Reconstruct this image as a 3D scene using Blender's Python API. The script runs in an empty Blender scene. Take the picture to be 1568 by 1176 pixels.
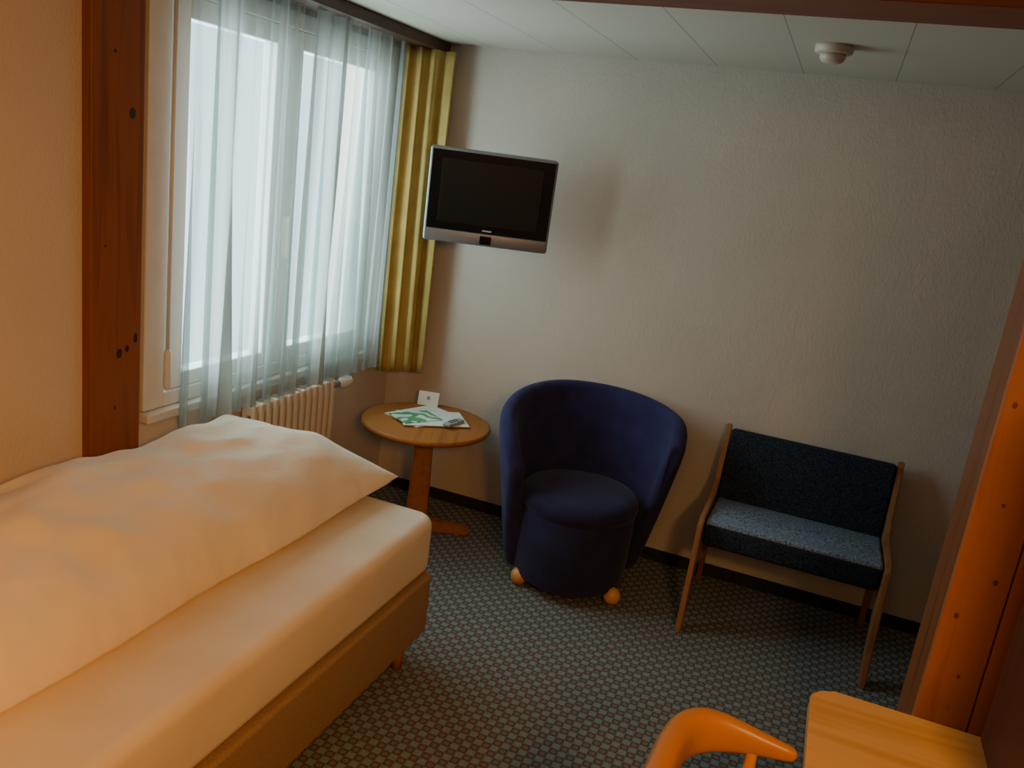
import bpy, bmesh, math
from mathutils import Vector, Matrix, noise

# ---------------------------------------------------------------- helpers
def new_mat(name):
    m=bpy.data.materials.new(name); m.use_nodes=True
    nt=m.node_tree; b=nt.nodes["Principled BSDF"]
    return m,nt,b
def N(nt,t,**kw):
    n=nt.nodes.new(t)
    for k,v in kw.items(): setattr(n,k,v)
    return n
def ramp(nt,stops):
    n=nt.nodes.new("ShaderNodeValToRGB"); e=n.color_ramp.elements
    while len(e)<len(stops): e.new(0.5)
    for i,(p,c) in enumerate(stops):
        e[i].position=p; e[i].color=(*c,1)
    return n
def coords(nt,scale=(1,1,1),out="Object",rot=(0,0,0)):
    tc=N(nt,"ShaderNodeTexCoord"); mp=N(nt,"ShaderNodeMapping")
    mp.inputs["Scale"].default_value=scale; mp.inputs["Rotation"].default_value=rot
    nt.links.new(tc.outputs[out],mp.inputs["Vector"]); return mp.outputs["Vector"]
def noise_mat(name,c1,c2,scale=30,rough=0.8,bump=0.0,bscale=None,bdist=0.002,metal=0,sheen=0,detail=4):
    m,nt,b=new_mat(name)
    v=coords(nt)
    n=N(nt,"ShaderNodeTexNoise"); n.inputs["Scale"].default_value=scale; n.inputs["Detail"].default_value=detail
    nt.links.new(v,n.inputs["Vector"])
    r=ramp(nt,[(0.35,c1),(0.65,c2)]); nt.links.new(n.outputs["Fac"],r.inputs["Fac"])
    nt.links.new(r.outputs["Color"],b.inputs["Base Color"])
    b.inputs["Roughness"].default_value=rough; b.inputs["Metallic"].default_value=metal
    if rough>0.75: b.inputs["Specular IOR Level"].default_value=0.2
    if sheen: b.inputs["Sheen Weight"].default_value=sheen
    if bump:
        n2=N(nt,"ShaderNodeTexNoise"); n2.inputs["Scale"].default_value=bscale or scale; n2.inputs["Detail"].default_value=5
        nt.links.new(v,n2.inputs["Vector"])
        bp=N(nt,"ShaderNodeBump"); bp.inputs["Strength"].default_value=bump; bp.inputs["Distance"].default_value=bdist
        nt.links.new(n2.outputs["Fac"],bp.inputs["Height"]); nt.links.new(bp.outputs["Normal"],b.inputs["Normal"])
    return m
def wood_mat(name,light,dark,axis=2,knots=True,rough=0.45,ring=14,knotcol=None,flat=None,kscale=6.5,spec=0.4):
    m,nt,b=new_mat(name)
    sc=[ring]*3; sc[axis]=ring*0.07
    v=coords(nt,tuple(sc))
    n=N(nt,"ShaderNodeTexNoise"); n.inputs["Scale"].default_value=1.6; n.inputs["Detail"].default_value=6; n.inputs["Distortion"].default_value=0.6
    nt.links.new(v,n.inputs["Vector"])
    r=ramp(nt,[(0.3,dark),(0.5,light),(0.72,tuple(0.75*a+0.25*d for a,d in zip(light,dark)))])
    nt.links.new(n.outputs["Fac"],r.inputs["Fac"])
    col=r.outputs["Color"]
    if knots:
        s2=[kscale]*3; s2[axis]=kscale*0.7
        if flat is not None: s2[flat]=0.0
        v2=coords(nt,tuple(s2))
        vo=N(nt,"ShaderNodeTexVoronoi"); nt.links.new(v2,vo.inputs["Vector"])
        vo.inputs["Scale"].default_value=1.0
        kr=ramp(nt,[(0.05,(1,1,1)),(0.11,(0,0,0))]); nt.links.new(vo.outputs["Distance"],kr.inputs["Fac"])
        sp=N(nt,"ShaderNodeSeparateColor"); nt.links.new(vo.outputs["Color"],sp.inputs[0])
        gt=N(nt,"ShaderNodeMath",operation='GREATER_THAN'); gt.inputs[1].default_value=0.5; nt.links.new(sp.outputs[0],gt.inputs[0])
        ml=N(nt,"ShaderNodeMath",operation='MULTIPLY'); nt.links.new(kr.outputs["Color"],ml.inputs[0]); nt.links.new(gt.outputs[0],ml.inputs[1])
        mx=N(nt,"ShaderNodeMix",data_type='RGBA'); nt.links.new(ml.outputs[0],mx.inputs["Factor"])
        nt.links.new(col,mx.inputs["A"]); mx.inputs["B"].default_value=(*(knotcol or tuple(d*0.3 for d in dark)),1)
        col=mx.outputs["Result"]
    nt.links.new(col,b.inputs["Base Color"]); b.inputs["Roughness"].default_value=rough
    b.inputs["Specular IOR Level"].default_value=spec
    return m
def plain(name,c,rough=0.5,metal=0,coat=0,spec=0.5):
    m,nt,b=new_mat(name)
    v=coords(nt); n=N(nt,"ShaderNodeTexNoise"); n.inputs["Scale"].default_value=20; nt.links.new(v,n.inputs["Vector"])
    r=ramp(nt,[(0.3,tuple(x*0.94 for x in c)),(0.7,c)]); nt.links.new(n.outputs["Fac"],r.inputs["Fac"])
    nt.links.new(r.outputs["Color"],b.inputs["Base Color"])
    b.inputs["Roughness"].default_value=rough; b.inputs["Metallic"].default_value=metal; b.inputs["Coat Weight"].default_value=coat
    b.inputs["Specular IOR Level"].default_value=spec
    return m

def link(ob): bpy.context.scene.collection.objects.link(ob); return ob
def empty(name,loc=(0,0,0),rotz=0):
    e=bpy.data.objects.new(name,None); e.location=loc; e.rotation_euler=(0,0,rotz); e.empty_display_size=0.1
    return link(e)
def obj(name,bm,mat,parent=None,smooth=False,sub=0,mats=None):
    me=bpy.data.meshes.new(name); bmesh.ops.recalc_face_normals(bm,faces=bm.faces); bm.to_mesh(me); bm.free()
    ob=bpy.data.objects.new(name,me); link(ob)
    for mm in (mats or [mat]): me.materials.append(mm)
    if parent: ob.parent=parent
    if smooth:
        for p in me.polygons: p.use_smooth=True
    if sub:
        s=ob.modifiers.new("sub","SUBSURF"); s.levels=sub; s.render_levels=sub
    return ob
def bbox_into(bm,lo,hi,bevel=0,seg=3,mi=0,mtx=None):
    r=bmesh.ops.create_cube(bm,size=1)
    vs=r["verts"]
    for v in vs:
        v.co=Vector([lo[i]+(v.co[i]+0.5)*(hi[i]-lo[i]) for i in range(3)])
    fs=set(f for v in vs for f in v.link_faces)
    if bevel:
        es=list(set(e for v in vs for e in v.link_edges))
        rr=bmesh.ops.bevel(bm,geom=es,offset=bevel,segments=seg,affect='EDGES',profile=0.5)
        fs=set(rr["faces"])|{f for f in fs if f.is_valid}
        vs=list(set(v for f in fs for v in f.verts))
    for f in fs: f.material_index=mi
    if mtx is not None: bmesh.ops.transform(bm,matrix=mtx,verts=vs)
    return vs
def box(name,lo,hi,mat,parent=None,bevel=0,seg=3,smooth=False,mtx=None):
    bm=bmesh.new(); bbox_into(bm,lo,hi,bevel,seg,mtx=mtx); o=obj(name,bm,mat,parent,smooth=False)
    if bevel and smooth: 
        for p in o.data.polygons: p.use_smooth=True
    return o
def lathe_into(bm,prof,seg=48,center=(0,0,0),mi=0,mtx=None):
    rings=[]; vs=[]
    for r,z in prof:
        if r<=1e-6:
            v=bm.verts.new((center[0],center[1],center[2]+z)); rings.append([v]); vs.append(v)
        else:
            ring=[bm.verts.new((center[0]+r*math.cos(2*math.pi*i/seg),center[1]+r*math.sin(2*math.pi*i/seg),center[2]+z)) for i in range(seg)]
            rings.append(ring); vs+=ring
    for a,b in zip(rings[:-1],rings[1:]):
        for i in range(seg):
            j=(i+1)%seg
            if len(a)==1 and len(b)==1: continue
            if len(a)==1: f=bm.faces.new((a[0],b[i],b[j]))
            elif len(b)==1: f=bm.faces.new((a[i],a[j],b[0]))
            else: f=bm.faces.new((a[i],a[j],b[j],b[i]))
            f.material_index=mi
    if mtx is not None: bmesh.ops.transform(bm,matrix=mtx,verts=vs)
    return vs
def lathe(name,prof,mat,parent=None,center=(0,0,0),seg=48,mtx=None,smooth=True):
    bm=bmesh.new(); lathe_into(bm,prof,seg,center,mtx=mtx); return obj(name,bm,mat,parent,smooth=smooth)
def sweep(name,pts,secs,mat,parent=None,nseg=16,sub=0):
    bm=bmesh.new(); rings=[]
    for i,p in enumerate(pts):
        p=Vector(p); a=Vector(pts[max(0,i-1)]); b=Vector(pts[min(len(pts)-1,i+1)])
        t=(b-a).normalized(); up=Vector((0,0,1)) if abs(t.z)<0.95 else Vector((0,1,0))
        s=t.cross(up).normalized(); u=s.cross(t).normalized()
        w,h=secs[i]; ring=[]
        for k in range(nseg):
            an=2*math.pi*k/nseg; c,sn=math.cos(an),math.sin(an)
            ex=0.75
            ring.append(bm.verts.new(p+s*w*math.copysign(abs(c)**ex,c)+u*h*math.copysign(abs(sn)**ex,sn)))
        rings.append(ring)
    for A,B in zip(rings[:-1],rings[1:]):
        for k in range(nseg):
            j=(k+1)%nseg; bm.faces.new((A[k],A[j],B[j],B[k]))
    bm.faces.new(rings[0]); bm.faces.new(rings[-1])
    return obj(name,bm,mat,parent,smooth=True,sub=sub)
def prism_x(name,poly,x0,x1,mat,parent=None,bevel=0.004):
    bm=bmesh.new()
    A=[bm.verts.new((x0,y,z)) for y,z in poly]; B=[bm.verts.new((x1,y,z)) for y,z in poly]
    bm.faces.new(A); bm.faces.new(B[::-1]); n=len(poly)
    for i in range(n):
        j=(i+1)%n; bm.faces.new((A[i],B[i],B[j],A[j]))
    bmesh.ops.recalc_face_normals(bm,faces=bm.faces)
    if bevel: bmesh.ops.bevel(bm,geom=list(bm.edges),offset=bevel,segments=2,affect='EDGES')
    return obj(name,bm,mat,parent)

# ---------------------------------------------------------------- materials
def stucco(name,c):
    m,nt,b=new_mat(name); v=coords(nt)
    n=N(nt,"ShaderNodeTexNoise"); n.inputs["Scale"].default_value=3; nt.links.new(v,n.inputs["Vector"])
    r=ramp(nt,[(0.3,tuple(x*0.95 for x in c)),(0.7,c)]); nt.links.new(n.outputs["Fac"],r.inputs["Fac"]); nt.links.new(r.outputs["Color"],b.inputs["Base Color"])
    v2=coords(nt,(1,1,0.7))
    n2=N(nt,"ShaderNodeTexNoise"); n2.inputs["Scale"].default_value=95; n2.inputs["Detail"].default_value=3; n2.inputs["Roughness"].default_value=0.6; nt.links.new(v2,n2.inputs["Vector"])
    r2=ramp(nt,[(0.42,(0,0,0)),(0.62,(1,1,1))]); nt.links.new(n2.outputs["Fac"],r2.inputs["Fac"])
    bp=N(nt,"ShaderNodeBump"); bp.inputs["Strength"].default_value=0.3; bp.inputs["Distance"].default_value=0.0025
    nt.links.new(r2.outputs["Color"],bp.inputs["Height"]); nt.links.new(bp.outputs["Normal"],b.inputs["Normal"])
    b.inputs["Roughness"].default_value=0.9; b.inputs["Specular IOR Level"].default_value=0.2; return m
M_wall=stucco("stucco_white",(0.62,0.54,0.46))
M_ceil,nt,b=new_mat("ceiling_boards")
tc=N(nt,"ShaderNodeTexCoord"); sx=N(nt,"ShaderNodeSeparateXYZ"); nt.links.new(tc.outputs["Object"],sx.inputs[0])
a1=N(nt,"ShaderNodeMath",operation='SUBTRACT'); a1.inputs[1].default_value=0.06-34; nt.links.new(sx.outputs["X"],a1.inputs[0])
a2=N(nt,"ShaderNodeMath",operation='DIVIDE'); a2.inputs[1].default_value=0.34; nt.links.new(a1.outputs[0],a2.inputs[0])
a3=N(nt,"ShaderNodeMath",operation='FRACT'); nt.links.new(a2.outputs[0],a3.inputs[0])
cc=(0.65,0.59,0.49)
r=ramp(nt,[(0.0,(0.3,0.27,0.23)),(0.006,(0.3,0.27,0.23)),(0.014,cc),(0.99,cc)]); nt.links.new(a3.outputs[0],r.inputs["Fac"]); nt.links.new(r.outputs["Color"],b.inputs["Base Color"])
b.inputs["Roughness"].default_value=0.8

M_carpet,nt,b=new_mat("carpet_pattern")
tc=N(nt,"ShaderNodeTexCoord"); sx=N(nt,"ShaderNodeSeparateXYZ"); nt.links.new(tc.outputs["Object"],sx.inputs[0])
P=0.027; cs=[]
for ax in ("X","Y"):
    mlt=N(nt,"ShaderNodeMath",operation='MULTIPLY'); mlt.inputs[1].default_value=math.pi/P; nt.links.new(sx.outputs[ax],mlt.inputs[0])
    c=N(nt,"ShaderNodeMath",operation='COSINE'); nt.links.new(mlt.outputs[0],c.inputs[0]); cs.append(c)
pr=N(nt,"ShaderNodeMath",operation='MULTIPLY'); nt.links.new(cs[0].outputs[0],pr.inputs[0]); nt.links.new(cs[1].outputs[0],pr.inputs[1])
h=N(nt,"ShaderNodeMath",operation='MULTIPLY_ADD'); h.inputs[1].default_value=0.5; h.inputs[2].default_value=0.5; nt.links.new(pr.outputs[0],h.inputs[0])
r=ramp(nt,[(0.30,(0.235,0.27,0.255)),(0.48,(0.16,0.19,0.185)),(0.56,(0.07,0.075,0.078)),(0.66,(0.125,0.09,0.078)),(0.9,(0.24,0.165,0.13))]); nt.links.new(h.outputs[0],r.inputs["Fac"])
v=coords(nt); n=N(nt,"ShaderNodeTexNoise"); n.inputs["Scale"].default_value=260; n.inputs["Detail"].default_value=2; nt.links.new(v,n.inputs["Vector"])
r2=ramp(nt,[(0.3,(0.6,0.6,0.6)),(0.7,(1.25,1.25,1.25))]); nt.links.new(n.outputs["Fac"],r2.inputs["Fac"])
mx=N(nt,"ShaderNodeMix",data_type='RGBA',blend_type='MULTIPLY'); mx.inputs["Factor"].default_value=1; nt.links.new(r.outputs["Color"],mx.inputs["A"]); nt.links.new(r2.outputs["Color"],mx.inputs["B"])
nt.links.new(mx.outputs["Result"],b.inputs["Base Color"]); b.inputs["Roughness"].default_value=0.95; b.inputs["Specular IOR Level"].default_value=0.1
bp=N(nt,"ShaderNodeBump"); bp.inputs["Strength"].default_value=0.5; bp.inputs["Distance"].default_value=0.003; nt.links.new(n.outputs["Fac"],bp.inputs["Height"]); nt.links.new(bp.outputs["Normal"],b.inputs["Normal"])

M_post=wood_mat("timber_redbrown",(0.24,0.075,0.02),(0.13,0.037,0.010),2,knots=False,spec=0.25)
M_knot=plain("wood_knot",(0.03,0.008,0.004),0.5)
M_knot2=plain("wood_knot_orange",(0.16,0.03,0.006),0.5)
M_beam=wood_mat("beam_redbrown",(0.24,0.065,0.022),(0.14,0.038,0.013),0,flat=2)
M_litpost=wood_mat("timber_lamplit",(0.42,0.13,0.03),(0.30,0.08,0.017),2,flat=1,kscale=9)  # brighter copy of the post timber, lamplight put into its colour
M_rail=wood_mat("rail_dark",(0.10,0.045,0.025),(0.05,0.022,0.012),1,knots=False)
M_white=plain("white_paint",(0.66,0.66,0.64),0.4)
M_rad=plain("radiator_enamel",(0.66,0.60,0.50),0.35)
M_base=noise_mat("carpet_baseboard",(0.02,0.024,0.026),(0.035,0.04,0.043),80,0.9)
M_sheet=noise_mat("bed_sheet",(0.76,0.65,0.50),(0.81,0.71,0.56),6,0.85,0.25,25,0.003)
M_duvet=noise_mat("duvet_cotton",(0.79,0.69,0.54),(0.84,0.75,0.61),5,0.85,0.6,8,0.016)
M_boxspring=noise_mat("boxspring_fabric",(0.29,0.18,0.10),(0.35,0.225,0.13),150,0.9,0.3,200,0.001)
M_tablewood=wood_mat("beech_wood",(0.38,0.145,0.038),(0.28,0.098,0.024),1,knots=False,rough=0.5,spec=0.12)
M_ball=wood_mat("castor_wood",(0.72,0.36,0.14),(0.58,0.26,0.09),0,knots=False,rough=0.35)
M_tub=noise_mat("navy_fabric",(0.021,0.020,0.076),(0.029,0.027,0.100),12,0.9,0.3,300,0.0008,sheen=0.08)
M_tubseat=noise_mat("navy_seat_fabric",(0.017,0.017,0.054),(0.023,0.023,0.073),12,0.9,0.3,300,0.0008,sheen=0.08)
M_benchseat=noise_mat("blue_speckled",(0.07,0.11,0.18),(0.30,0.37,0.48),120,0.9,0.4,200,0.001,detail=2)
M_benchback=noise_mat("dark_speckled",(0.007,0.012,0.025),(0.030,0.043,0.066),130,0.9,0.3,200,0.001,detail=2)
M_benchwood=wood_mat("bench_wood",(0.34,0.15,0.06),(0.23,0.095,0.036),2,knots=False,rough=0.35)
M_desk=wood_mat("desk_pine",(0.70,0.36,0.11),(0.58,0.26,0.065),0,knots=True,rough=0.35,flat=2,kscale=9,knotcol=(0.35,0.12,0.03))
M_chair=plain("chair_orange_wood",(0.62,0.23,0.04),0.35)
M_silver=plain("tv_silver",(0.28,0.28,0.30),0.4,0.6)
M_black=plain("tv_bezel",(0.008,0.008,0.010),0.2,spec=0.35)
M_screen=plain("tv_screen",(0.010,0.013,0.013),0.35,spec=0.25)
M_darkpanel=wood_mat("dark_panel",(0.10,0.03,0.012),(0.055,0.016,0.008),2,knots=False,spec=0.2)
M_yellow=noise_mat("ochre_fabric",(0.42,0.30,0.09),(0.50,0.37,0.12),10,0.9,0.3,250,0.0008)
M_yellow.node_tree.nodes["Principled BSDF"].inputs["Subsurface Weight"].default_value=0.0
M_plastic=plain("cream_plastic",(0.66,0.58,0.46),0.4)
M_dark=plain("dark_metal",(0.03,0.03,0.03),0.5)
M_paper=plain("paper_white",(0.75,0.78,0.72),0.6)
M_rem=plain("remote_grey",(0.30,0.33,0.32),0.4)

# translucent sheer: gather density varies along the width
M_sheer=bpy.data.materials.new("sheer_voile"); M_sheer.use_nodes=True; nt=M_sheer.node_tree
nt.nodes.clear(); out=N(nt,"ShaderNodeOutputMaterial")
tr=N(nt,"ShaderNodeBsdfTransparent"); tl=N(nt,"ShaderNodeBsdfTranslucent"); df=N(nt,"ShaderNodeBsdfDiffuse")
tr.inputs["Color"].default_value=(0.90,0.98,0.98,1)
tl.inputs["Color"].default_value=(0.36,0.40,0.38,1); df.inputs["Color"].default_value=(0.46,0.46,0.42,1)
wv=N(nt,"ShaderNodeTexNoise"); wv.inputs["Scale"].default_value=1; wv.inputs["Detail"].default_value=2.5; nt.links.new(coords(nt,(0,14,0.35)),wv.inputs["Vector"])
m1=N(nt,"ShaderNodeMixShader"); m1.inputs[0].default_value=0.5; nt.links.new(tl.outputs[0],m1.inputs[1]); nt.links.new(df.outputs[0],m1.inputs[2])
rr_=ramp(nt,[(0.38,(0.22,)*3),(0.48,(0.42,)*3),(0.60,(0.86,)*3)]); nt.links.new(wv.outputs["Fac"],rr_.inputs["Fac"])
m2=N(nt,"ShaderNodeMixShader"); nt.links.new(rr_.outputs["Color"],m2.inputs[0]); nt.links.new(tr.outputs[0],m2.inputs[1]); nt.links.new(m1.outputs[0],m2.inputs[2])
nt.links.new(m2.outputs[0],out.inputs["Surface"])
# glass
M_glass=bpy.data.materials.new("window_glass"); M_glass.use_nodes=True; nt=M_glass.node_tree
nt.nodes.clear(); out=N(nt,"ShaderNodeOutputMaterial"); tr=N(nt,"ShaderNodeBsdfTransparent"); gl=N(nt,"ShaderNodeBsdfGlossy"); gl.inputs["Roughness"].default_value=0.02
m1=N(nt,"ShaderNodeMixShader"); m1.inputs[0].default_value=0.05; nt.links.new(tr.outputs[0],m1.inputs[1]); nt.links.new(gl.outputs[0],m1.inputs[2]); nt.links.new(m1.outputs[0],out.inputs["Surface"])

# ---------------------------------------------------------------- room shell
XL,YB,ZC=-2.0,3.68,2.19
XR,YF=2.4,-1.6
box("floor",(XL-0.25,YF,-0.1),(XR,YB+0.2,0),M_carpet)
box("ceiling",(XL-0.25,YF,ZC),(XR,YB+0.2,ZC+0.1),M_ceil)
box("wall_back",(XL-0.25,YB,0),(XR,YB+0.2,ZC),M_wall)
box("wall_right",(XR,YF,0),(XR+0.15,YB+0.2,ZC),M_wall)
box("wall_front",(XL-0.25,YF-0.15,0),(XR+0.15,YF,ZC),M_wall)
WY0,WY1,WZ0,WZ1=2.05,3.47,0.78,2.12
bm=bmesh.new()
bbox_into(bm,(XL-0.25,YF,0),(XL,WY0,ZC)); bbox_into(bm,(XL-0.25,WY1,0),(XL,YB,ZC))
bbox_into(bm,(XL-0.25,WY0,0),(XL,WY1,WZ0)); bbox_into(bm,(XL-0.25,WY0,WZ1),(XL,WY1,ZC))
obj("wall_left",bm,M_wall)
box("baseboard_back",(XL,YB-0.012,0),(XR,YB,0.055),M_base)
box("baseboard_left",(XL,2.0,0),(XL+0.012,YB-0.012,0.055),M_base)
# timber frame
def knot(name,loc,nrm,ry,rz,mat,par):
    bm=bmesh.new(); lathe_into(bm,[(0,0),(1,0),(0.9,0.5),(0,0.6)],20)
    for v in bm.verts:
        a,b_,c=v.co
        if nrm=='x': v.co=Vector((loc[0]+c*0.001,loc[1]+a*ry,loc[2]+b_*rz))
        else: v.co=Vector((loc[0]+a*ry,loc[1]-c*0.001,loc[2]+b_*rz))
    obj(name,bm,mat,par)
lp=empty("timber_post")
box("post",(XL-0.05,1.81,0),(XL+0.035,2.0,ZC),M_post,lp,bevel=0.004)
for i,(y,z,a,c) in enumerate([(1.955,1.70,.012,.016),(1.915,0.99,.011,.015),(1.945,1.0,.008,.011),(1.978,1.03,.008,.017),(1.90,0.82,.004,.006),(1.89,1.86,.005,.006),(1.86,1.32,.004,.005)]):
    knot("knot_%d"%(i+1),(XL+0.035,y,z),'x',a,c,M_knot,lp)
box("ceiling_beam",(XL+0.035,1.81,2.08),(XR,2.0,ZC),M_beam,bevel=0.004)
pr_=empty("timber_post.001")
box("post_core",(0.35,1.83,0),(0.60,2.0,2.08),M_post,pr_,bevel=0.003)
box("post_board",(0.35,1.805,0),(0.452,1.83,2.08),M_litpost,pr_,bevel=0.003)  # near face gets the lamplit tone, the core stays in shaded brown
box("post_board_wide",(0.455,1.808,0),(0.60,1.83,2.08),M_litpost,pr_,bevel=0.003)
for i,(x,z,s) in enumerate([(0.375,0.93,.8),(0.425,1.02,.8),(0.40,1.18,0.6),(0.37,1.38,.8),(0.43,1.45,0.7),(0.41,0.80,0.6),(0.385,1.62,.8)]):
    knot("knot_%d"%(i+1),(x,1.805,z),'y',.006*s,.008*s,M_knot2,pr_)
# ---------------------------------------------------------------- window
w=empty("window_1")
fx0,fx1=XL-0.06,XL+0.02
bm=bmesh.new()
oy0,oy1,oz0,oz1=2.03,3.48,0.77,2.13
bbox_into(bm,(fx0,oy0,oz0),(fx1,oy0+0.09,oz1),0.004); bbox_into(bm,(fx0,oy1-0.09,oz0),(fx1,oy1,oz1),0.004)
bbox_into(bm,(fx0,oy0+.09,oz0),(fx1,oy1-.09,oz0+0.05),0.004); bbox_into(bm,(fx0,oy0+.09,oz1-0.06),(fx1,oy1-.09,oz1),0.004)
obj("casing",bm,M_white,w)
def sash(name,y0,y1):
    bm=bmesh.new(); x0,x1=XL-0.055,XL+0.01; z0,z1=0.82,2.07; t=0.075
    bbox_into(bm,(x0,y0,z0),(x1,y0+t,z1),0.006); bbox_into(bm,(x0,y1-t,z0),(x1,y1,z1),0.006)
    bbox_into(bm,(x0,y0+t,z0),(x1,y1-t,z0+t*0.7),0.006); bbox_into(bm,(x0,y0+t,z1-t*0.9),(x1,y1-t,z1),0.006)
    obj(name,bm,M_white,w)
    box(name+"_glass",(XL-0.03,y0+t-.005,z0+.045),(XL-0.026,y1-t+.005,z1-.06),M_glass,w)
sash("sash_a",2.135,2.715); sash("sash_b",2.72,3.385)
box("handle_plate",(XL+0.01,2.70,1.20),(XL+0.018,2.73,1.34),M_white,w,0.003)
box("handle_lever",(XL+0.018,2.705,1.24),(XL+0.055,2.725,1.40),M_white,w,0.006)
box("sill",(XL-0.02,2.02,0.735),(XL+0.05,3.49,0.768),M_white,w,0.006)
# blind crank
bc=empty("blind_crank")
lathe("rod",[(0,0),(0.006,0),(0.006,1.13),(0,1.13)],M_white,bc,(XL+0.045,2.105,0.97),12)
lathe("grip",[(0,0),(0.010,0.003),(0.012,0.02),(0.012,0.12),(0.008,0.135),(0,0.135)],M_white,bc,(XL+0.045,2.105,0.84),16)
box("gearbox",(XL+0.02,2.085,2.07),(XL+0.06,2.125,2.12),M_white,bc,0.004)

# curtain rail
box("curtain_rail",(-1.98,2.0,2.145),(-1.83,YB-0.002,ZC),M_rail,bevel=0.004)

# ---------------------------------------------------------------- curtains
def curtain(name,p0,p1,zb,zt,mat,ampt,ampb,waves,ny,seed=0.0,nz=26,thick=0,along=0.35,jit=1.6):
    p0=Vector(p0);p1=Vector(p1);d=(p1-p0).normalized();nrm=Vector((d.y,-d.x))
    bm=bmesh.new(); g=[]
    for j in range(nz+1):
        t=j/nz; z=zt+(zb-zt)*t; row=[]
        for i in range(ny+1):
            s=i/ny; ph=2*math.pi*waves*s
            ph+=jit*noise.noise(Vector((s*waves*0.35+seed,t*0.6,seed)))
            amp=(ampt+(ampb-ampt)*t)*(0.55+0.7*abs(noise.noise(Vector((s*waves*0.6,seed*3.1,t*0.8)))*1.8+0.3))
            q=p0.lerp(p1,s)+nrm*(amp*math.sin(ph)+0.25*amp*math.sin(2.3*ph+seed))+d*(along*amp*math.cos(ph))
            zz=z+(0.006*math.sin(ph) if j==nz else 0)
            row.append(bm.verts.new((q.x,q.y,zz)))
        g.append(row)
    for j in range(nz):
        for i in range(ny): bm.faces.new((g[j][i],g[j][i+1],g[j+1][i+1],g[j+1][i]))
    ob=obj(name,bm,mat,smooth=True)
    if thick:
        s=ob.modifiers.new("sol","SOLIDIFY"); s.thickness=thick
    return ob
curtain("sheer_curtain",(-1.895,2.09),(-1.895,3.40),0.71,2.143,M_sheer,0.014,0.030,15,420,seed=1.3,along=0.9)
curtain("drape_curtain",(-1.945,3.47),(-1.765,3.60),0.66,2.143,M_yellow,0.020,0.026,3.5,260,seed=2.7,thick=0.003,along=0.2,jit=2.2)

# ---------------------------------------------------------------- radiator
rd=empty("radiator")
bm=bmesh.new()
y=2.5
while y<3.03:
    bbox_into(bm,(-1.965,y,0.16),(-1.945,y+0.028,0.70),0.009,3); bbox_into(bm,(-1.925,y,0.16),(-1.905,y+0.028,0.70),0.009,3)
    bbox_into(bm,(-1.965,y+.002,0.655),(-1.905,y+0.026,0.702),0.011,3); bbox_into(bm,(-1.965,y+.002,0.155),(-1.905,y+0.026,0.20),0.011,3)
    y+=0.044
bbox_into(bm,(-1.95,2.5,0.66),(-1.92,3.05,0.69)); bbox_into(bm,(-1.95,2.5,0.17),(-1.92,3.05,0.20))
obj("sections",bm,M_rad,rd,smooth=False)
RX=Matrix.Rotation(math.radians(-90),4,'X')
def lathe_y(name,prof,loc,mat,par,seg=24):
    bm=bmesh.new(); lathe_into(bm,prof,seg); bmesh.ops.transform(bm,matrix=Matrix.Translation(loc)@RX,verts=bm.verts); return obj(name,bm,mat,par,smooth=True)
lathe_y("valve_body",[(0,0),(0.014,0),(0.014,0.05),(0,0.05)],(-1.915,3.04,0.675),M_silver,rd)
lathe_y("valve_knob",[(0,0),(0.022,0.002),(0.026,0.015),(0.026,0.055),(0.022,0.065),(0,0.067)],(-1.90,3.085,0.68),M_white,rd)
sweep("pipe_supply",[(-1.935,3.07,0.675),(-1.935,3.07,0.5),(-1.935,3.07,0.3),(-1.935,3.07,0.0)],[(0.009,0.009)]*4,M_rad,rd,10)
sweep("pipe_return",[(-1.935,3.0,0.19),(-1.935,3.1,0.19),(-1.935,3.125,0.17),(-1.935,3.13,0.0)],[(0.009,0.009)]*4,M_rad,rd,10)

# ---------------------------------------------------------------- bed
bed=empty("bed")
def rbox(name,lo,hi,mat,r,rz,par,seg=6):
    bm=bmesh.new()
    cx,cy=(lo[0]+hi[0])/2,(lo[1]+hi[1])/2; hx,hy=(hi[0]-lo[0])/2,(hi[1]-lo[1])/2; rings=[]
    zs=[]
    for k in range(seg+1):
        a=math.pi/2*k/seg; zs.append((lo[2]+rz*(1-math.sin(a)),rz*(1-math.cos(a))))
    low=sorted(zs)
    top=[(hi[2]-(z-lo[2]),ins) for z,ins in low][::-1]
    for z,ins in low+top:
        ring=[]
        for q in range(4):
            sx_=(1,-1,-1,1)[q]; sy_=(1,1,-1,-1)[q]; R_=max(r-ins,0.004)
            for k in range(9):
                a=math.pi/2*q+math.pi/2*k/8
                ring.append(bm.verts.new((cx+sx_*(hx-ins-R_)+R_*math.cos(a),cy+sy_*(hy-ins-R_)+R_*math.sin(a),z)))
        rings.append(ring)
    n=len(rings[0])
    for A,B in zip(rings[:-1],rings[1:]):
        for k in range(n): bm.faces.new((A[k],A[(k+1)%n],B[(k+1)%n],B[k]))
    bm.faces.new(rings[0]); bm.faces.new(rings[-1])
    return obj(name,bm,mat,par,smooth=True)
rbox("box_spring",(-1.90,0.38,0.12),(-1.04,2.39,0.335),M_boxspring,0.05,0.012,bed)
rbox("mattress",(-1.90,0.37,0.337),(-1.055,2.40,0.54),M_sheet,0.07,0.035,bed)
for i,(x,y) in enumerate([(-1.10,2.28),(-1.83,2.28),(-1.10,0.5),(-1.83,0.5)]):
    lathe("leg_%d"%(i+1),[(0,0),(0.018,0),(0.026,0.12),(0,0.12)],M_tablewood,bed,(x,y,0),16)
bm=bmesh.new(); nx,ny=70,120
X0,X1,Y0,Y1=-1.855,-1.29,0.62,2.44
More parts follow.
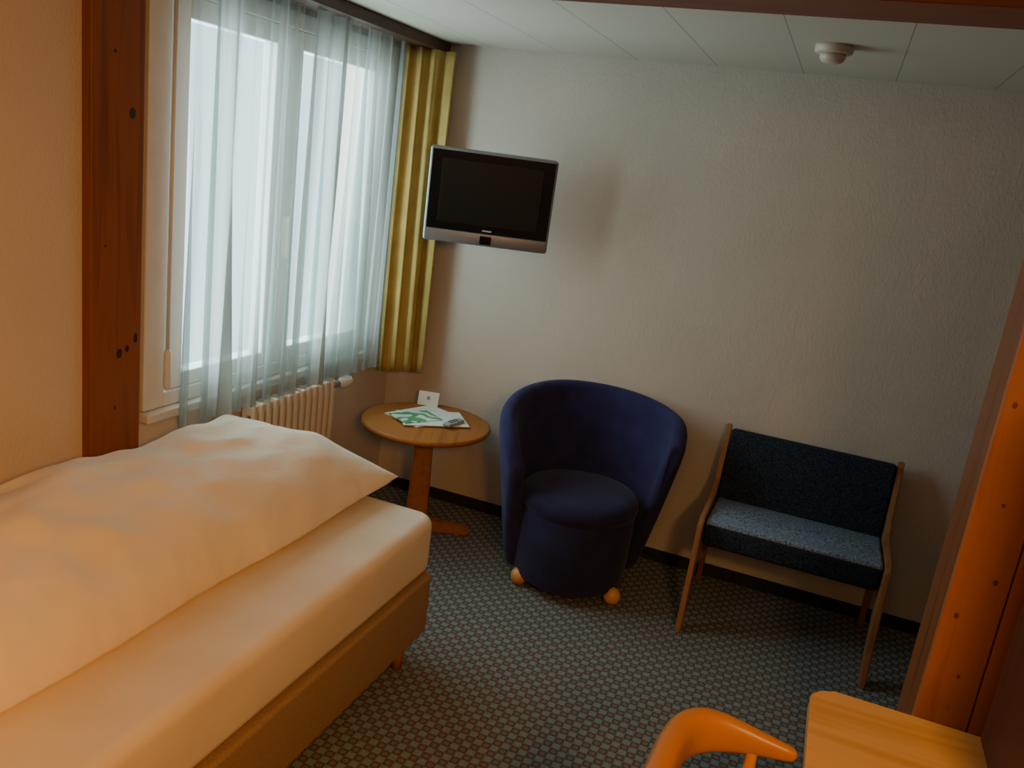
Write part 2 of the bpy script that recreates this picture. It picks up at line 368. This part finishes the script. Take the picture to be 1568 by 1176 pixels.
def duv(u,v,top):
    u=min(1.0,max(0.0,u)); v=min(1.0,max(0.0,v))
    x=X0+(X1-X0)*u; y=Y0+(Y1-Y0)*v
    eu=min(1,(1-u)/0.55); el=min(1,u/0.14); ef=min(1,(1-v)/0.18); eh=min(1,v/0.15)
    f=lambda e,p=0.5:max(0.0,1-(1-e)**2.2)**p
    g=f(eu,0.52)*f(el,0.45)*f(ef,0.52)*f(eh)
    wr=noise.noise(Vector((x*4,y*3,1.0)))*0.018+noise.noise(Vector((x*11,y*9,3.0)))*0.009+abs(noise.noise(Vector((x*7+3,y*5,7.0))))*-0.014
    seam=0.574+0.03*(v**8)*(u**3)
    if top: z=seam+g*(0.208+wr*1.8)
    else:   z=seam-min(1,min(u,1-u)/0.08)**0.5*min(1,min(v,1-v)/0.03)**0.5*0.032
    x+= -0.006*math.sin(y*9)*(u**4)+0.004*noise.noise(Vector((y*25,0,5)))*(u**6)
    return (x+0.04*(u**8)*(v**8),y+0.02*(u**6)*(v**10)-0.03*(1-u)*(v**6),z)
G={}
for top in (1,0):
    for i in range(nx+1):
        for j in range(ny+1):
            edge=i in(0,nx) or j in(0,ny)
            if not top and edge: G[(0,i,j)]=G[(1,i,j)]; continue
            u=i/nx; v=j/ny
            u=0.5-0.5*(0.55*math.cos(math.pi*u)+0.45*(1-2*u)); v=0.5-0.5*(0.6*math.cos(math.pi*v)+0.4*(1-2*v))
            G[(top,i,j)]=bm.verts.new(duv(u,v,top))
for top in (1,0):
    for i in range(nx):
        for j in range(ny): bm.faces.new((G[(top,i,j)],G[(top,i+1,j)],G[(top,i+1,j+1)],G[(top,i,j+1)]))
obj("duvet",bm,M_duvet,bed,smooth=True,sub=1)

# ---------------------------------------------------------------- television
tv=empty("television",(-1.415,3.36,1.54)); tv.rotation_euler=(math.radians(4),0,math.radians(24))
W_,H_=0.535,0.39
box("housing",(-W_/2,-0.03,-H_/2),(W_/2,0.045,H_/2),M_silver,tv,0.012,4,True)
box("bezel",(-W_/2+0.010,-0.034,-H_/2+0.055),(W_/2-0.010,-0.028,H_/2-0.010),M_black,tv,0.002)
box("screen",(-0.212,-0.0365,-0.108),(0.212,-0.0335,0.152),M_screen,tv,0.001)
box("speaker_bar",(-W_/2+0.004,-0.037,-H_/2+0.002),(W_/2-0.004,-0.025,-H_/2+0.055),M_silver,tv,0.006,3,True)
box("sensor_panel",(-0.024,-0.039,-H_/2+0.010),(0.024,-0.036,-H_/2+0.045),M_black,tv,0.003)
for i in range(9):
    y=-0.018+i*0.0045
    box("logo_%d"%i,(y,-0.0365,-H_/2+0.064),(y+0.003,-0.0335,-H_/2+0.070),M_paper,tv)
box("rear_bulge",(-0.18,0.04,-0.12),(0.18,0.085,0.12),M_black,tv,0.02,3,True)
box("bracket_plate",(-0.06,0.08,-0.06),(0.06,0.10,0.06),M_dark,tv,0.003)
bm=bmesh.new(); inv=(Matrix.Translation(tv.location)@tv.rotation_euler.to_matrix().to_4x4()).inverted()
bbox_into(bm,(-1.50,3.655,1.46),(-1.38,3.68,1.62),0.004); bbox_into(bm,(-1.465,3.43,1.52),(-1.435,3.66,1.56),0.004)
bmesh.ops.transform(bm,matrix=inv,verts=bm.verts); obj("wall_arm",bm,M_dark,tv)

# ---------------------------------------------------------------- round side table
TX,TY,TZ=-1.57,3.30,0.53
tb=empty("round_side_table",(TX,TY,0),math.radians(22))
lathe("top",[(0,TZ-0.028),(0.27,TZ-0.028),(0.288,TZ-0.024),(0.295,TZ-0.013),(0.29,TZ-0.003),(0.283,TZ),(0,TZ)],M_tablewood,tb,seg=96)
bm=bmesh.new()
A=[(-0.05,-0.05),(0.05,-0.05),(0.05,0.05),(-0.05,0.05)]
lo=[bm.verts.new((x,y,0.05)) for x,y in A]; hi=[bm.verts.new((x*0.75,y*0.75,TZ-0.05)) for x,y in A]
bm.faces.new(lo); bm.faces.new(hi)
for i in range(4): bm.faces.new((lo[i],lo[(i+1)%4],hi[(i+1)%4],hi[i]))
bmesh.ops.bevel(bm,geom=list(bm.edges),offset=0.008,segments=3,affect='EDGES')
obj("column",bm,M_tablewood,tb)
box("top_bracket",(-0.12,-0.03,TZ-0.055),(0.12,0.03,TZ-0.028),M_tablewood,tb,0.005)
for i in range(4):
    a=math.pi/2*i; bm=bmesh.new()
    vs=bbox_into(bm,(0.02,-0.028,0.0),(0.25,0.028,0.06))
    for v in vs:
        if v.co.x>0.1 and v.co.z>0.03: v.co.z=0.032
        if v.co.x>0.1: v.co.y*=0.85
    bmesh.ops.bevel(bm,geom=list(bm.edges),offset=0.006,segments=2,affect='EDGES')
    bmesh.ops.rotate(bm,verts=bm.verts,matrix=Matrix.Rotation(a,3,'Z'))
    obj("foot_%d"%(i+1),bm,M_tablewood,tb)
def brochure_mat():
    m,nt,b=new_mat("brochure_print"); v=coords(nt,(1,1,1))
    vo=N(nt,"ShaderNodeTexNoise"); vo.inputs["Scale"].default_value=14; vo.inputs["Detail"].default_value=1; nt.links.new(v,vo.inputs["Vector"])
    r=ramp(nt,[(0.40,(0.70,0.75,0.70)),(0.43,(0.05,0.32,0.14)),(0.58,(0.10,0.42,0.18)),(0.61,(0.75,0.80,0.72))]); nt.links.new(vo.outputs["Fac"],r.inputs["Fac"]); nt.links.new(r.outputs["Color"],b.inputs["Base Color"]); b.inputs["Roughness"].default_value=0.35
    return m
M_bro=brochure_mat()
mg=empty("magazine_stack",(-1.60,3.34,TZ+0.001),math.radians(-20))
box("magazine_1",(-0.12,-0.14,0.0),(0.10,0.15,0.005),M_paper,mg)
box("magazine_2",(-0.105,-0.15,0.0),(0.105,0.15,0.004),M_paper,mg,mtx=Matrix.Translation((0.05,0.0,0.0055))@Matrix.Rotation(math.radians(-32),4,'Z'))
box("brochure",(-0.07,-0.1,0.0),(0.075,0.1,0.003),M_bro,mg,mtx=Matrix.Translation((0.0,-0.06,0.010))@Matrix.Rotation(math.radians(-12),4,'Z'))
rm=empty("remote_control",(-1.44,3.31,TZ+0.011),math.radians(-10))
box("body",(-0.02,-0.06,0),(0.02,0.06,0.016),M_rem,rm,0.006,3,True)
for i in range(6): box("button_%d"%i,(-0.012+0.014*(i%2),-0.03+0.02*(i//2),0.016),(-0.004+0.014*(i%2),-0.02+0.02*(i//2),0.018),M_dark,rm)
sg=empty("tent_card",(-1.68,3.53,TZ+0.001),math.radians(15))
bm=bmesh.new()
p=[(-0.05,-0.02,0),(0.05,-0.02,0),(0.05,0,0.065),(-0.05,0,0.065),(-0.05,0.02,0),(0.05,0.02,0)]
V=[bm.verts.new(q) for q in p]; bm.faces.new((V[0],V[1],V[2],V[3])); bm.faces.new((V[3],V[2],V[5],V[4]))
o=obj("card",bm,M_paper,sg); s=o.modifiers.new("s","SOLIDIFY"); s.thickness=0.001
box("print",(-0.007,-0.0008,-0.008),(0.007,0.0,0.008),M_rem,sg,mtx=Matrix.Translation((0,-0.0105,0.036))@Matrix.Rotation(math.radians(-16),4,'X'))

# ---------------------------------------------------------------- tub armchair
ch=empty("tub_armchair",(-0.79,3.26,0),math.radians(32))
bm=bmesh.new(); NT,TH=64,math.radians(112)
def shell_ring(th):
    a=abs(th)/TH
    zt=0.795-(0.055 if th>0 else 0.19)*a**2.0
    zt-= 0.06*max(0,(a-0.8)/0.2)**2
    zb=0.05; pts=[]
    def rad(z): return 0.29+0.12*((z-0.05)/0.75)**0.9 if z>0.05 else 0.29
    tck=0.07
    for k in range(9):
        z=zb+(zt-0.03-zb)*k/8; pts.append((rad(z),z))
    for k in range(1,6):
        an=math.pi*k/6; rc=rad(zt-0.03)-tck/2
        pts.append((rc+tck/2*math.cos(an),zt-0.03+0.035*math.sin(an)))
    for k in range(8,-1,-1):
        z=zb+(zt-0.03-zb)*k/8; pts.append((rad(z)-tck,z))
    out=[]
    for r_,z in pts:
        t2=th*(0.80+0.20*min(1,max(0,(z-0.05)/0.6)))
        out.append((r_*math.sin(t2),r_*math.cos(t2)*0.97,z))
    return out
rings=[]
for i in range(NT+1):
    th=-TH+2*TH*i/NT
    rings.append([bm.verts.new(p) for p in shell_ring(th)])
n=len(rings[0])
for A,B in zip(rings[:-1],rings[1:]):
    for k in range(n): bm.faces.new((A[k],A[(k+1)%n],B[(k+1)%n],B[k]))
for R_,sgn in ((rings[0],-1),(rings[-1],1)):
    half=[bm.verts.new(v.co) for v in R_]
    cen=[(R_[k].co+R_[n-1-k].co)/2 for k in range(n)]
    th=TH*sgn; d=Vector((math.cos(th)*sgn,-math.sin(th)*sgn,0))*0.02
    for k in range(n): half[k].co=cen[k]+(R_[k].co-cen[k])*0.6+d
    for k in range(n): bm.faces.new((R_[k],R_[(k+1)%n],half[(k+1)%n],half[k]))
    bm.faces.new(half)
obj("back_shell",bm,M_tub,ch,smooth=True,sub=1)
bm=bmesh.new(); vs=lathe_into(bm,[(0,0.045),(0.228,0.045),(0.236,0.06),(0.243,0.2),(0.245,0.35),(0.242,0.357),(0,0.357)],64)
for v in vs: v.co.y-=0.02; v.co.x-=0.02
obj("seat_drum",bm,M_tubseat,ch,smooth=True)
bm=bmesh.new(); vs=lathe_into(bm,[(0,0.352),(0.235,0.352),(0.246,0.358),(0.252,0.38),(0.25,0.405),(0.235,0.424),(0.2,0.433),(0.1,0.440),(0,0.442)],64)
for v in vs: v.co.y-=0.02; v.co.x-=0.02
obj("seat_cushion",bm,M_tubseat,ch,smooth=True)
bm=bmesh.new(); lathe_into(bm,[(0,0.03),(0.2,0.03),(0.2,0.05),(0,0.05)],32); obj("base_plate",bm,M_dark,ch,smooth=False)
for i,(x,y) in enumerate([(-0.24,-0.06),(0.125,-0.21),(-0.17,0.17),(0.17,0.17)]):
    lathe("castor_ball_%d"%(i+1),[(0.037*math.sin(math.pi*k/16) if 0<k<16 else 0,0.038-0.037*math.cos(math.pi*k/16)) for k in range(17)],M_ball,ch,(x,y,0),24)
    box("castor_stem_%d"%(i+1),(x*0.85-0.012,y*0.85-0.012,0.035),(x*0.85+0.012,y*0.85+0.012,0.055),M_dark,ch,0.003)

# ---------------------------------------------------------------- upholstered bench chair
bn=empty("upholstered_bench",(0.065,3.4,0))
hw=0.345
def RB(name,lo,hi,mat,bev,mtx=None): 
    return box(name,lo,hi,mat,bn,bev,4,True,mtx)
RB("seat_cushion",(-hw+0.012,-0.20,0.325),(hw-0.012,0.20,0.428),M_benchback,0.02,Matrix.Rotation(math.radians(-2),4,'X'))
RB("seat_top",(-hw+0.014,-0.198,0.410),(hw-0.014,0.17,0.436),M_benchseat,0.012,Matrix.Rotation(math.radians(-2),4,'X'))
RB("backrest",(-hw+0.012,-0.03,0.0),(hw-0.012,0.03,0.325),M_benchback,0.015,Matrix.Translation((0,0.168,0.405))@Matrix.Rotation(math.radians(-9),4,'X'))
side=[(0.215,0.745),(0.245,0.735),(0.215,0.50),(0.205,0.36),(0.245,0.0),(0.195,0.0),(0.10,0.31),(-0.10,0.31),(-0.25,0.0),(-0.315,0.0),(-0.24,0.34),(-0.228,0.43),(-0.19,0.455),(0.05,0.47),(0.13,0.52)]
for nm,x0,x1 in (("side_frame_a",-hw-0.012,-hw+0.010),("side_frame_b",hw-0.010,hw+0.012)):
    prism_x(nm,side,x0,x1,M_benchwood,bn,0.004)
box("rear_rail",(-hw,0.13,0.295),(hw,0.16,0.33),M_benchwood,bn,0.003)

# ---------------------------------------------------------------- desk
dk=empty("desk")
bm=bmesh.new()
def rr_poly(x0,y0,x1,y1,r,z0,z1):
    ring=[]
    for cx,cy,a0,rad in ((x1-0.004,y1-0.004,0,0.004),(x0+r,y1-r,90,r),(x0+r,y0+r,180,r),(x1-0.004,y0+0.004,270,0.004)):
        for k in range(9):
            a=math.radians(a0+90*k/8); ring.append((cx+rad*math.cos(a),cy+rad*math.sin(a)))
    A=[bm.verts.new((x,y,z0)) for x,y in ring]; B=[bm.verts.new((x,y,z1)) for x,y in ring]
    n=len(ring)
    for k in range(n): bm.faces.new((A[k],A[(k+1)%n],B[(k+1)%n],B[k]))
    bm.faces.new(A[::-1]); bm.faces.new(B)
rr_poly(0.135,0.55,1.1,1.72,0.045,0.70,0.73)
bmesh.ops.bevel(bm,geom=[e for e in bm.edges if abs(e.verts[0].co.z-e.verts[1].co.z)<1e-5],offset=0.006,segments=3,affect='EDGES')
obj("top",bm,M_desk,dk)
for i,(x,y) in enumerate([(0.42,0.63),(0.42,1.62),(1.02,0.63),(1.02,1.62)]):
    box("leg_%d"%(i+1),(x-0.025,y-0.025,0),(x+0.025,y+0.025,0.70),M_desk,dk,0.004)
box("apron",(0.42,1.60,0.62),(1.02,1.62,0.70),M_desk,dk)
cb=empty("desk_cabinet")
box("side_panel",(0.455,1.25,0.731),(0.475,1.71,1.5),M_darkpanel,cb,0.003)
box("body",(0.476,1.25,0.731),(0.95,1.71,1.5),M_darkpanel,cb,0.003)

# ---------------------------------------------------------------- wooden desk armchair
wc=empty("wooden_armchair",(0.005,1.205,0))
half=[(0.122,0.285),(0.08,0.288),(0.01,0.288),(-0.035,0.280),(-0.07,0.258),(-0.092,0.222),(-0.100,0.18),(-0.104,0.12),(-0.106,0.06),(-0.107,0.0)]
path=half+[(x,-y) for x,y in half[-2::-1]]
pts=[Vector((x,y,0.705+0.012*(1-abs(y)/0.29))) for x,y in path]
secs=[]
for i,(x,y) in enumerate(path):
    k=min(1,max(0,(0.105-x)/0.2)); k=k*k*(3-2*k)
    secs.append((0.014+0.012*k,0.016+0.034*k))
secs[0]=(0.012,0.014); secs[-1]=(0.012,0.014)
sweep("back_rail",pts,secs,M_chair,wc,20,sub=1)
bm=bmesh.new(); bbox_into(bm,(-0.10,-0.21,0.43),(0.32,0.21,0.462),0.015,3); obj("seat",bm,M_chair,wc)
for i,(x,y,x2,y2) in enumerate([(-0.07,0.17,-0.10,0.20),(-0.07,-0.17,-0.10,-0.20),(0.28,0.17,0.31,0.20),(0.28,-0.17,0.31,-0.20)]):
    sweep("leg_%d"%(i+1),[(x2,y2,0),(x,y,0.44)],[(0.014,0.014),(0.018,0.018)],M_chair,wc,12)
for i,(x,y) in enumerate([(0.04,0.285),(-0.103,0.14),(-0.106,0.0),(-0.103,-0.14),(0.04,-0.285)]):
    sweep("spindle_%d"%(i+1),[(max(-0.08,x),y*0.68,0.45),(x,y,0.69)],[(0.011,0.011)]*2,M_chair,wc,10)

# ---------------------------------------------------------------- smoke detector
sd=empty("smoke_detector",(-0.15,3.00,ZC))
lathe("base",[(0,0),(0.058,0),(0.06,-0.006),(0.058,-0.022),(0.05,-0.026),(0,-0.026)],M_plastic,sd)
lathe("cap",[(0,-0.026),(0.040,-0.026),(0.040,-0.038),(0.032,-0.050),(0.015,-0.055),(0,-0.056)],M_plastic,sd)

# ---------------------------------------------------------------- lights
def area(name,loc,target,sx_,sy_,energy,col,spread=180):
    l=bpy.data.lights.new(name,'AREA'); l.shape='RECTANGLE'; l.size=sx_; l.size_y=sy_; l.energy=energy; l.color=col; l.spread=math.radians(spread)
    o=bpy.data.objects.new(name,l); o.location=loc; d=Vector(target)-Vector(loc); o.rotation_euler=d.to_track_quat('-Z','Y').to_euler(); link(o); return o
area("daylight",(XL-0.35,2.76,1.45),(0,2.76,1.45),1.7,1.7,98,(0.74,0.95,1.0))
area("room_lamp",(0.6,-0.3,2.0),(-1.9,1.0,0.6),0.3,0.3,15,(1.0,0.42,0.10),95)
area("warm_fill",(-0.1,-0.7,2.12),(-0.3,2.0,0.6),0.9,0.5,9,(1.0,0.57,0.25),170)  # added fill light that warms the back wall, not a known fixture
area("desk_fill",(0.55,0.55,1.75),(0.35,1.7,0.8),0.15,0.15,2.9,(1.0,0.56,0.18),90)  # second light added to brighten desk and post face, not a known fixture
w_=bpy.data.worlds.new("sky"); bpy.context.scene.world=w_; w_.use_nodes=True
w_.node_tree.nodes["Background"].inputs[0].default_value=(0.65,0.85,0.95,1); w_.node_tree.nodes["Background"].inputs[1].default_value=3.0

# ---------------------------------------------------------------- camera
f,roll,pitch,yaw=1285,math.radians(7.6),math.radians(14.58),math.radians(19.75)
fw=Vector((-math.sin(yaw)*math.cos(pitch),math.cos(yaw)*math.cos(pitch),-math.sin(pitch)))
r0=Vector((math.cos(yaw),math.sin(yaw),0)); u0=r0.cross(fw)
rr=r0*math.cos(roll)+u0*math.sin(roll); uu=-r0*math.sin(roll)+u0*math.cos(roll)
cam=bpy.data.cameras.new("camera"); co=bpy.data.objects.new("camera",cam); link(co)
cam.sensor_width=36; cam.lens=36*f/1568; cam.clip_start=0.02
M=Matrix(((rr.x,uu.x,-fw.x,0),(rr.y,uu.y,-fw.y,0),(rr.z,uu.z,-fw.z,1.7),(0,0,0,1)))
co.matrix_world=M
bpy.context.scene.camera=co
